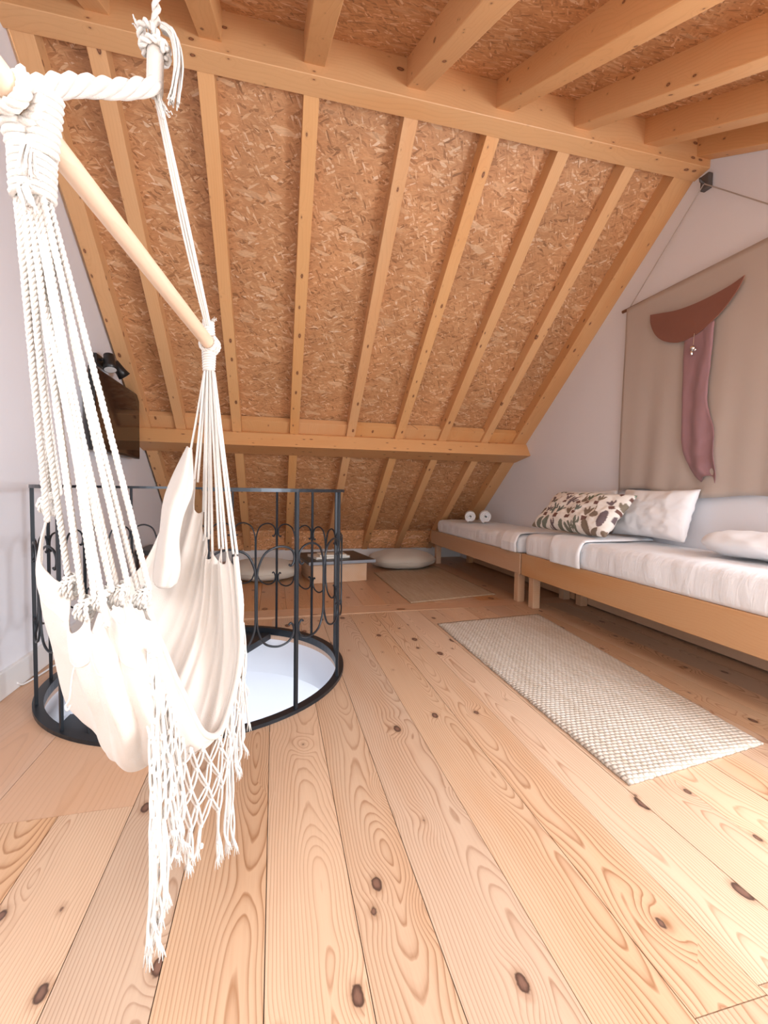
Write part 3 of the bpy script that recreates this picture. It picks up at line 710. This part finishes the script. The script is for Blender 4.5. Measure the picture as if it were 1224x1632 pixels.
# ------------------------------------------------------------------ television and spotlights on the left wall
tv = thing('television', 'flat dark television on the left wall, partly behind the hammock cords', 'television', (XL+.07, 3.84, 1.51))
obj('casing', box(-.02, .02, -.50, .50, -.275, .275, .006), m_black, tv)
obj('screen', box(.0195, .0215, -.490, .490, -.258, .266), m_screen, tv)
obj('wall_mount', box(-.07, -.018, -.15, .15, -.12, .12, .004), m_black, tv)
sp = thing('spotlight_bar', 'black two headed spotlight on the left wall above the television', 'lamp', (XL, 3.72, 1.89))
obj('wall_plate', box(0, .03, -.16, .10, -.035, .035, .006), m_black, sp)
def spot(y, d):
    d = Vector(d).normalized(); p0 = Vector((.09, y, -.01)); 
    s = obj('spot_head', tube([p0-d*.06, p0-d*.055, p0+d*.02, p0+d*.06], [.020, .034, .038, .046], 18), m_black, sp, True)
    obj('lens', tube([p0+d*.058, p0+d*.0615], [.039, .039], 18), m_lens, s)
    obj('swivel', tube([(.02, y, 0), (.05, y, .005), tuple(p0-d*.03)], .010, 8), m_black, s, True)
spot(-.10, (.15, -.25, -.9)); spot(.10, (.5, .45, -.75))

# ------------------------------------------------------------------ low tables, poufs, mats
tb = thing('low_table', 'low table of a pine crate with a slate top, behind the railing', 'table', (.65, 5.02, 0), None, math.radians(9))
obj('crate', box(-.30, .30, -.28, .30, 0, .205, .006), m_crate, tb)
tp = obj('slate_top', box(-.36, .375, -.34, .40, .205, .243, .008), m_slate, tb)
obj('slate_edge', box(-.362, .377, -.346, -.338, .209, .240, .002), m_slate_edge, tp)
for k, (dx, dy, rz, th, mm) in enumerate(((-.06, -.02, .12, .022, m_paper), (-.03, -.05, -.08, .016, m_paper))):
    z = .243 if k == 0 else .267
    t = thing('book', ('large pale book lying on the slate table top, lower of the pair', 'smaller pale book lying on the slate table top, upper of the pair')[k], 'book', (.65+dx, 5.0+dy, z), 'books on the slate table', math.radians(9)+rz)
    a, b_ = ((.20, .14), (.15, .10))[k]
    obj('cover', box(-a, a, -b_, b_, 0, .003), mm, t); obj('pages', box(-a+.004, a-.004, -b_+.004, b_-.002, .003, th-.002), m_page, t); obj('front_cover', box(-a, a, -b_, b_, th-.002, th+.001), mm, t)
t = thing('low_bench', 'low dark topped bench against the left wall beyond the railing', 'table', (XL+.20, 4.62, 0))
obj('bench_top', box(-.17, .14, -.24, .24, .375, .42, .006), m_slate, t)
obj('bench_body', box(-.15, .11, -.20, .20, 0, .375, .004), m_rodwood, t)
def pouf(label, loc, rx, ry, h, seed):
    nu, nv = 48, 20; bm = bmesh.new(); rows = []
    for j in range(nv+1):
        v = j/nv*PI; row = []
        for i in range(nu):
            a = 2*PI*i/nu; oct_ = 1+.035*math.cos(6*a+seed)
            q = math.sin(v)**.62; r = q*oct_
            z = -math.cos(v); z = (abs(z)**.85)*(1 if z > 0 else -1)
            zz = h/2*(1+z)+(.035*math.exp(-((q)/.45)**2) if z > 0 else 0)
            zz += noise.noise(Vector((math.cos(a)*2, math.sin(a)*2, seed+z)))*.02*(q if 0 < j < nv else 0)*(1 if z > -.5 else 0)
            row.append(bm.verts.new((rx*r*math.cos(a), ry*r*math.sin(a), max(zz, .001))))
        rows.append(row)
    for A, B in zip(rows, rows[1:]):
        for i in range(nu): bm.faces.new((A[i], A[(i+1) % nu], B[(i+1) % nu], B[i]))
    bmesh.ops.remove_doubles(bm, verts=bm.verts[:], dist=1e-4); bmesh.ops.recalc_face_normals(bm, faces=bm.faces[:])
    t = thing('floor_pouf', label, 'pouf', loc, 'linen floor poufs')
    obj('cushion', bm, m_pouf, t, True)
    pts = [(rx*1.0*(1+.035*math.cos(6*2*PI*k/60+seed))*math.cos(2*PI*k/60)*1.003, ry*(1+.035*math.cos(6*2*PI*k/60+seed))*math.sin(2*PI*k/60)*1.003, h*.5) for k in range(61)]
    obj('piping', tube(pts, .004, 5, cap=False), m_pouf, t, True)
    return t
pouf('squashed beige floor pouf between the slate table and the far bed', (1.62, 5.58, 0), .43, .36, .21, 1)
pouf('squashed beige floor pouf seen through the railing, left of the slate table', (-.12, 5.13, 0), .40, .38, .19, 4)

def mat_rug(name, label, corners, th, m, fr=False):
    """corners: near-left, near-right, far-right, far-left"""
    a, b_, c, d = [Vector((x, y, 0)) for x, y in corners]; o0 = (a+b_+c+d)/4
    ang = math.atan2((c-b_).x+(d-a).x, (c-b_).y+(d-a).y)
    nx, ny = 40, 80; V = []; Fc = []; Rm = Matrix.Rotation(ang, 3, 'Z')
    for lay in (1, 0):
        for j in range(ny+1):
            for i in range(nx+1):
                s, t = i/nx, j/ny; p = (a.lerp(b_, s)).lerp(d.lerp(c, s), t)-o0; p = Rm @ p
                e = min(s, 1-s)*nx; e2 = min(t, 1-t)*ny
                z = th*lay*(.55 if min(e, e2) < 1 else 1)
                jt = (.006*noise.noise(Vector((s*30, t*60, 3))) if min(e, e2) < 1 else 0)
                V.append((p.x+jt, p.y+jt, z+.001+lay*(.003*noise.noise(Vector((s*5, t*9, 1)))+.001)))
    n = (nx+1)*(ny+1)
    for j in range(ny):
        for i in range(nx):
            q = j*(nx+1)+i; Fc.append((q, q+1, q+nx+2, q+nx+1)); Fc.append((n+q, n+q+nx+1, n+q+nx+2, n+q+1))
    for j in range(ny):
        for i in (0, nx):
            q = j*(nx+1)+i; f = (q, q+nx+1, n+q+nx+1, n+q); Fc.append(f)
    for i in range(nx):
        for j in (0, ny):
            q = j*(nx+1)+i; Fc.append((q, q+1, n+q+1, n+q))
    bm = bmesh.new(); vs = [bm.verts.new(p) for p in V]
    for f in Fc: bm.faces.new([vs[k] for k in f])
    bmesh.ops.recalc_face_normals(bm, faces=bm.faces[:])
    o = obj(name, bm, m, None, True); o.location = (o0.x, o0.y, 0); o.rotation_euler.z = -ang
    return tag(o, label, 'rug', 'woven rugs beside the beds')
mat_rug('woven_rug', 'long cream chunky woven rug beside the front bed', ((1.185, 1.239), (1.915, 1.335), (2.10, 3.21), (1.19, 3.116)), .012, m_rug)
mat_rug('woven_rug', 'smaller flat brown jute mat beside the far bed', ((1.176, 3.75), (2.10, 3.93), (2.08, 5.60), (1.165, 5.22)), .006, m_rug2)
o = obj('power_cable', tube(catmull([(XL+.024, 2.50, .03), (XL+.03, 2.54, .006), (-1.19, 2.64, .006), (-1.17, 2.78, .006), (-1.13, 2.92, .006), (-1.08, 3.06, .006)], 8), .005, 6), m_cable, None, True)
tag(o, 'thin white cable on the floor beside the railing base', 'cable')

# ------------------------------------------------------------------ hammock chair
hc = thing('hammock_chair', 'off white cotton hammock chair with macrame fringe hanging at the front left', 'hammock chair', at(200, 1000, .95))
HB = Vector(hc.location)
def A_(px, py, d): return at(px, py, d)-HB
LP, RP = A_(22, 152, .62), A_(334, 549, 1.32)
bd = (RP-LP).normalized()
bar = obj('spreader_bar', tube([LP-bd*.10, LP-bd*.095, LP, RP, RP+bd*.03, RP+bd*.036], [.012, .0185, .0185, .0185, .0185, .013], 18), m_dowel, hc, True)
HUB = A_(248, 128, .95)
TOP = Vector((HUB.x-.03, HUB.y+.02, 0)); wt = HUB+HB
ztop = ZR-(YR-wt.y)*TB-.0
hang = [HUB+Vector((0, 0, .02)), HUB+Vector((0, 0, .09)), HUB+Vector((.004, .0, .20)), Vector((HUB.x+.01, HUB.y, ztop-HB.z+.03))]
obj('hanging_rope', rope(catmull(hang, 10), .0095, .05, 2, 7), m_rope, hc, True)
# big knot on the sleeve
sl = obj('rope_sleeve', tube(catmull([HUB+Vector((.002, 0, .075)), HUB+Vector((0, 0, .04)), HUB+Vector((-.002, 0, -.03))], 6), [.017]*12+[.015], 12), m_canvas, hc, True)
rx_ = Vector((rt.x, rt.y, 0)).normalized(); ry_ = Vector((fw.x, fw.y, 0)).normalized()
kn = bmesh.new()
loop = [HUB+rx_*(.024*math.cos(a))+ry_*(.024*math.sin(a))+Vector((0, 0, .050+.0085*a/PI)) for a in [PI*2*k/20 for k in range(31)]]
rope(loop, .0085, .03, 2, 6, kn)
rope(catmull([HUB+rx_*-.026+Vector((0, 0, .06)), HUB+rx_*-.020-ry_*.02+Vector((0, 0, .09)), HUB+rx_*.006-ry_*.026+Vector((0, 0, .085)), HUB+rx_*.026-ry_*.01+Vector((0, 0, .05))], 8), .0085, .03, 2, 6, kn)
obj('knot', kn, m_rope, hc, True)
def frayed(path, r, n=9, spread=.35, seed=0):
    """loose strand ends"""
    rr = random.Random(seed); bm = bmesh.new(); T, Nn = frames([Vector(p) for p in path])
    for k in range(n):
        a = rr.uniform(0, 2*PI); q = rr.uniform(.2, 1); pts = []
        for i, p in enumerate(path):
            t = i/(len(path)-1); B = T[i].cross(Nn[i])
            pts.append(Vector(p)+(Nn[i]*math.cos(a+t)+B*math.sin(a+t))*r*q*(1+spread*4*t*t)+Vector((0, 0, -.01*rr.random()*t)))
        tube(pts, [r*.30*(1-.5*i/(len(path)-1)) for i in range(len(path))], 4, bm)
    return bm
obj('frayed_end', frayed(catmull([HUB+rx_*.014+Vector((0, 0, .105)), HUB+rx_*.036+Vector((0, 0, .088)), HUB+rx_*.046+Vector((0, 0, .035)), HUB+rx_*.038+Vector((0, 0, -.025)), HUB+rx_*.034+Vector((0, 0, -.045))], 7), .010, 16, .12, 1), m_cord, hc, True)
obj('frayed_end', frayed(catmull([HUB+rx_*-.012+Vector((0, 0, .055)), HUB+rx_*-.02+Vector((0, 0, .09)), HUB+rx_*-.034+Vector((0, 0, .12))], 5), .009, 12, .25, 2), m_cord, hc, True)
obj('frayed_end', frayed(catmull([HUB+rx_*.004+Vector((0, 0, -.03)), HUB+rx_*.012+Vector((0, 0, -.05)), HUB+rx_*.022+Vector((0, 0, -.068))], 4), .007, 8, .25, 3), m_cord, hc, True)
# thick twisted arm from the hub to the near end of the bar
armp = catmull([HUB+Vector((0, 0, -.012)), A_(190, 142, .86), A_(125, 136, .76), A_(70, 140, .68), A_(40, 152, .63)], 10)
obj('twisted_arm', rope(armp, .0175, -.22, 4, 7, None, .012), m_rope, hc, True)
# wraps round the bar at both ends
def coil(center, axis, r, rr, turns, pitch, ph=0, twist=.05):
    axis = Vector(axis).normalized(); n = axis.orthogonal().normalized(); b_ = axis.cross(n); pts = []
    N_ = int(turns*18)
    for i in range(N_+1):
        a = 2*PI*turns*i/N_+ph; pts.append(Vector(center)+axis*(pitch*turns*(i/N_-.5))+(n*math.cos(a)+b_*math.sin(a))*r)
    return pts
obj('bar_wrap', rope(coil(LP+bd*.010, bd, .026, .009, 2.2, .024), .010, .034, 3, 6), m_rope, hc, True)
obj('bar_wrap', rope(coil(RP+bd*.004, bd, .0235, .006, 3, .013), .0065, .03, 3, 5), m_rope, hc, True)
def whip(p0, p1, r0, r1, cord, name='cord_binding'):
    """binding of cord wound tightly from p0 to p1"""
    p0, p1 = Vector(p0), Vector(p1); ax = (p1-p0); Ls = ax.length; ax.normalize(); n = ax.orthogonal().normalized(); b_ = ax.cross(n)
    turns = Ls/(cord*1.9); K = int(turns*16); pts = []
    for i in range(K+1):
        t = i/K; a = 2*PI*turns*t; r = r0+(r1-r0)*t; pts.append(p0+ax*Ls*t+(n*math.cos(a)+b_*math.sin(a))*r)
    bm = tube(pts, cord, 6); tube([p0, p1], [r0, r1], 10, bm); return obj(name, bm, m_rope, hc, True)
whip(A_(76, 148, .645), A_(66, 248, .655), .0165, .017, .0055)
whip(A_(22, 185, .635), A_(38, 250, .65), .0155, .0145, .0055)
whip(A_(52, 238, .655), A_(53, 318, .66), .0265, .0245, .0052)
obj('frayed_end', frayed(catmull([A_(45, 236, .625), A_(44, 255, .618), A_(47, 275, .622)], 4), .009, 10, .2, 5), m_cord, hc, True)
obj('frayed_end', frayed(catmull([A_(40, 300, .633), A_(33, 296, .622), A_(42, 318, .622), A_(48, 330, .628)], 4), .010, 12, .2, 6), m_cord, hc, True)
whip(A_(332, 512, 1.315), A_(333, 545, 1.318), .0135, .016, .004)
whip(A_(333, 562, 1.32), A_(333, 592, 1.315), .017, .014, .004)
obj('frayed_end', frayed(catmull([A_(338, 512, 1.31), A_(340, 508, 1.305), A_(342, 506, 1.30)], 3), .006, 7, .2, 7), m_cord, hc, True)
# thin straight cords from the hub to the far end of the bar
for k in range(6):
    o1 = rx_*((k % 3)-1)*.0055+ry_*(k//3-.5)*.007
    obj('suspension_cord', tube(catmull([HUB+o1*.6+Vector((0, 0, -.015)), (HUB*.5+RP*.5)+o1*1.3, RP+o1*.9+Vector((0, 0, .035))], 6), .0034, 6), m_cord, hc, True)

# seat cloth: rows run from the near end (u = 0) to the far end (u = 1), columns from the front hem to the back edge
U = [0, .15, .30, .45, .60, .80, 1]
G = [  # front hem .. back edge : (px, py, depth)
 [(234, 950, .79), (265, 1030, .80), (294, 1100, .85), (328, 1172, .93), (358, 1150, 1.03), (384, 1030, 1.13), (376, 880, 1.21)],
 [(188, 942, .755), (222, 1045, .74), (248, 1140, .77), (276, 1205, .855), (322, 1180, .99), (358, 1030, 1.15), (354, 870, 1.23)],
 [(146, 960, .74), (168, 1060, .715), (192, 1150, .745), (215, 1226, .845), (268, 1150, 1.00), (322, 1000, 1.18), (334, 868, 1.25)],
 [(112, 958, .745), (112, 1030, .735), (135, 1104, .765), (165, 1187, .87), (215, 1090, 1.05), (284, 940, 1.21), (322, 800, 1.27)],
 [(68, 800, .77), (56, 880, .79), (75, 985, .84), (113, 1104, .94), (165, 960, 1.10), (236, 885, 1.22), (302, 716, 1.28)],
]
GP = [[A_(*q) for q in row] for row in G]
def cr(P, t):
    n = len(P)-1; i = min(int(t*n), n-1); f = t*n-i
    p0, p1, p2, p3 = P[max(i-1, 0)], P[i], P[i+1], P[min(i+2, n)]
    return .5*((2*p1)+(p2-p0)*f+(2*p0-5*p1+4*p2-p3)*f*f+(3*p1-p0-3*p2+p3)*f**3)
def cloth_pt(u, v):
    k = 0
    while k < len(U)-2 and u > U[k+1]: k += 1
    uu = (k+(u-U[k])/(U[k+1]-U[k]))/(len(U)-1)
    return cr([cr(row, uu) for row in GP], v)
NL, NR = 5, 7                                             # gathers at the near and at the far end
def sag(x, n): 
    f = (x*n) % 1; return math.sin(PI*f)**.7
nu, nv = 110, 130; V = []; Fc = []
for i in range(nu+1):
    u0 = i/nu
    for j in range(nv+1):
        v = j/nv
        s0 = sag(v, NL)*.085; s1 = sag(v, NR)*.05
        u = u0+s0*max(0, 1-u0/.35)**1.5-s1*max(0, (u0-.7)/.3)**1.5
        p = cloth_pt(u, v); e = .006
        du = cloth_pt(min(u+e, 1), v)-cloth_pt(max(u-e, 0), v); dv = cloth_pt(u, min(v+e, 1))-cloth_pt(u, max(v-e, 0))
        n = du.cross(dv); n = n.normalized() if n.length > 1e-9 else Vector((0, 0, 1))
        f0 = max(0, 1-u0/.62)**1.2; f1 = max(0, (u0-.42)/.58)**1.1
        fold = .011*math.cos(2*PI*NL*v)*f0+.0085*math.cos(2*PI*(NR*1.4)*v+2.2*math.sin(v*7+u0*3))*f1*(.45+.55*abs(noise.noise(Vector((v*5, u0*1.5, 6))))*2)+.009*math.cos(2*PI*3.3*v+2*u0)*f1
        fold += .010*noise.noise(Vector((u0*2.2, v*6, 3.)))+.003*noise.noise(Vector((u0*9, v*22, 8.)))
        V.append(p+n*fold)
for i in range(nu):
    for j in range(nv):
        a = i*(nv+1)+j; Fc.append((a, a+1, a+nv+2, a+nv+1))
seat = obj('seat_cloth', (V, [], Fc), m_canvas, hc, True)
sm = seat.modifiers.new('thick', 'SOLIDIFY'); sm.thickness = .003; sm.offset = 0
def seat_v(u, v): return V[min(int(u*nu+.5), nu)*(nv+1)+min(int(v*nv+.5), nv)]
# rolled hem along the front edge, casing seam near the gathered end
obj('front_hem', tube([seat_v(i/60, 0) for i in range(2, 60)], .0075, 8, None, True, 1.0), m_canvas, seat, True)
obj('casing_seam', tube([seat_v(.13, j/60)+Vector((0, 0, 0)) for j in range(0, 61)], .0026, 6), m_canvas, seat, True)
# flap of the back edge folded over inside the far end
V2 = []; F2 = []; fu, fv = 24, 60
ledge = [(300, 712), (276, 760), (262, 800), (256, 850), (247, 905), (246, 936)]; redge = [(304, 716), (306, 780), (292, 820), (284, 860), (286, 905), (278, 936)]
for j in range(fv+1):
    t = j/fv; l = cr([Vector((*q, 0)) for q in ledge], t); r_ = cr([Vector((*q, 0)) for q in redge], t)
    for i in range(fu+1):
        q = i/fu; c = l.lerp(r_, q); rnd_ = max(0, (t-.93)/.07)*(abs(q-.5)*2)**4*8
        V2.append(A_(c.x, c.y-rnd_, 1.205-.035*math.sin(PI*q)-.05*t+.006*math.sin(q*9+t*3)))
for j in range(fv):
    for i in range(fu):
        a = j*(fu+1)+i; F2.append((a, a+1, a+fu+2, a+fu+1))
fl = obj('folded_flap', (V2, [], F2), m_canvas, hc, True); sm = fl.modifiers.new('thick', 'SOLIDIFY'); sm.thickness = .004
rim = [V2[j*(fu+1)+fu] for j in range(20, fv+1, 2)]+[V2[fv*(fu+1)+i] for i in range(fu-1, -1, -2)]
obj('flap_piping', tube(rim, .003, 6), m_canvas, fl, True)

# cords of the near end
top0 = A_(53, 318, .66)
ends = []
for k in range(NL+1):
    ends.append(seat_v(0, k/NL))
cords = []
for k, e in enumerate(ends):
    for q in (-1, 1):
        cords.append((e, q*.010+.0015*k))
cords += [(cloth_pt(.02, .93), 0), (seat_v(0, .5), .02)]
for k, (e, off) in enumerate(cords):
    fan = (k/(len(cords)-1)-.5)
    st_ = top0+rx_*(-fan*.040)+ry_*((k % 2)-.5)*.018
    en = e+rx_*off+Vector((0, 0, .012))
    mid = st_.lerp(en, .5)+rx_*(.006*math.sin(k*2.1))+Vector((0, 0, -.012))
    obj('suspension_cord', rope(catmull([st_, mid, en], 14), .0052, .026, 3, 5), m_rope, hc, True)
for k, e in enumerate(ends):
    bm = bmesh.new()
    for q in range(3): rope(coil(e+rx_*((q-1)*.006)+Vector((0, 0, -.006)), rx_+ry_*(.3*(q-1)), .0135+.0015*q, .004, 1.05, .003, q*.5), .0042, .02, 2, 5, bm)
    rope(coil(e+Vector((0, 0, .010)), Vector((0, 0, 1)), .0085, .004, 2.2, .007), .0036, .02, 2, 5, bm)
    obj('loop_knot', bm, m_rope, hc, True)
# cords of the far end
top1 = A_(333, 592, 1.315); k = 0
for i in range(NR+1):
    e = seat_v(1, i/NR)
    for q in ((-1, 1) if i % 2 == 0 else (0,)):
        st_ = top1+rx_*((i/NR-.5)*-.026)+ry_*(q*.006); en = e+rx_*q*.005+Vector((0, 0, -.006))
        obj('suspension_cord', tube(catmull([st_, st_.lerp(en, .5)+Vector((0, 0, -.006)), en], 8), .0034, 6), m_cord, hc, True)

# macrame fringe along the front hem
rr = random.Random(11)
us = [.085, .10, .118, .14, .168]+[.205+.047*i for i in range(7)]+[.56+.042*i for i in range(10)]
cols = []
for u in us:
    f = max(0, min(1, (.62-u)/.2)); q = seat_v(u, .13*f+.004); cols.append(q-ry_*(.012*f)+rx_*(.004*(1-f)))
net = bmesh.new()
def node(i, k):
    """k-th knot below hem point i; odd rows sit between two columns"""
    i = max(0, min(i, len(cols)-1)); j = min(i+1, len(cols)-1)
    p = cols[i] if k % 2 == 0 else cols[i].lerp(cols[j], .5)
    drop = .006+step_[i]*k
    jit = Vector((noise.noise(Vector((i*1.7, k*2.3, 0)))*.010, noise.noise(Vector((i*1.7, k*2.3, 7)))*.010, noise.noise(Vector((i*1.3, k*1.9, 4)))*.012))*(1 if k else 0)
    return p+Vector((0, 0, -drop))+jit
nrow = [8 if i < 4 else 6 if i < 7 else 5 if i < 13 else 4 for i in range(len(cols))]
step_ = [.048 if i < 4 else .046 if i < 7 else .040 for i in range(len(cols))]
for i in range(len(cols)):
    for k in range(nrow[i]):
        p = node(i, k)
        ball(net, p, .0058, 1, (1, 1, 1.25))
        if k == nrow[i]-1: continue
        for di in ((0, -1) if k % 2 == 0 else (0, 1)):
            if not 0 <= i+di < len(cols): continue
            q = node(i+di, k+1)
            if k+1 >= nrow[i+di]: continue
            for sft in (-.0026, .0026):
                m_ = p.lerp(q, .5)+rx_*sft*1.6+Vector((0, 0, -.003))
                tube(catmull([p+rx_*sft, m_, q+rx_*sft], 3), .0024, 5, net)
obj('macrame_net', net, m_cord, hc, True)
for i in range(len(cols)):
    p = node(i, nrow[i]-1); zf = .165+.02*i if i < 4 else .25+.04*rr.random() if i < 6 else .34+.05*rr.random() if i < 10 else .22+.04*rr.random() if i < 12 else .125+.06*rr.random() if i < 15 else p.z+HB.z-.09-.06*rr.random()
    Lt = max(.06, p.z+HB.z-zf); bm = bmesh.new()
    for s_ in range(3):
        o1 = Vector((rr.uniform(-.006, .006), rr.uniform(-.006, .006), 0)); ln = Lt*rr.uniform(.86, 1.0)
        path = [p+o1*.4, p+o1+Vector((rr.uniform(-.004, .004), 0, -ln*.4)), p+o1*1.4+Vector((rr.uniform(-.006, .006), rr.uniform(-.006, .006), -ln*.8)), p+o1*1.8+Vector((rr.uniform(-.008, .008), rr.uniform(-.006, .006), -ln))]
        pts = catmull(path, 5); tube(pts, [.0026]*(len(pts)-4)+[.003, .0036, .004, .0035], 6, bm)
        for g in range(5):
            a = g*1.256; e0 = pts[-3]; e1 = pts[-1]+Vector((math.cos(a)*.006, math.sin(a)*.006, -.012-.006*rr.random()))
            tube([e0, pts[-1]+Vector((math.cos(a)*.003, math.sin(a)*.003, 0)), e1], [.0016, .0014, .0008], 4, bm)
    ball(bm, p+Vector((0, 0, -Lt*.62)), .0055, 1, (1, 1, 1.4))
    obj('tassel', bm, m_cord, hc, True)
# stray thread with a little loop
th0 = seat_v(.14, .70)
obj('loose_thread', tube(catmull([th0, th0+Vector((-.004, 0, -.02)), th0+Vector((-.006, -.004, -.05)), th0+Vector((-.012, -.004, -.062)), th0+Vector((-.010, -.004, -.070)), th0+Vector((-.005, -.004, -.062))], 5), .0016, 5), m_cord, hc, True)
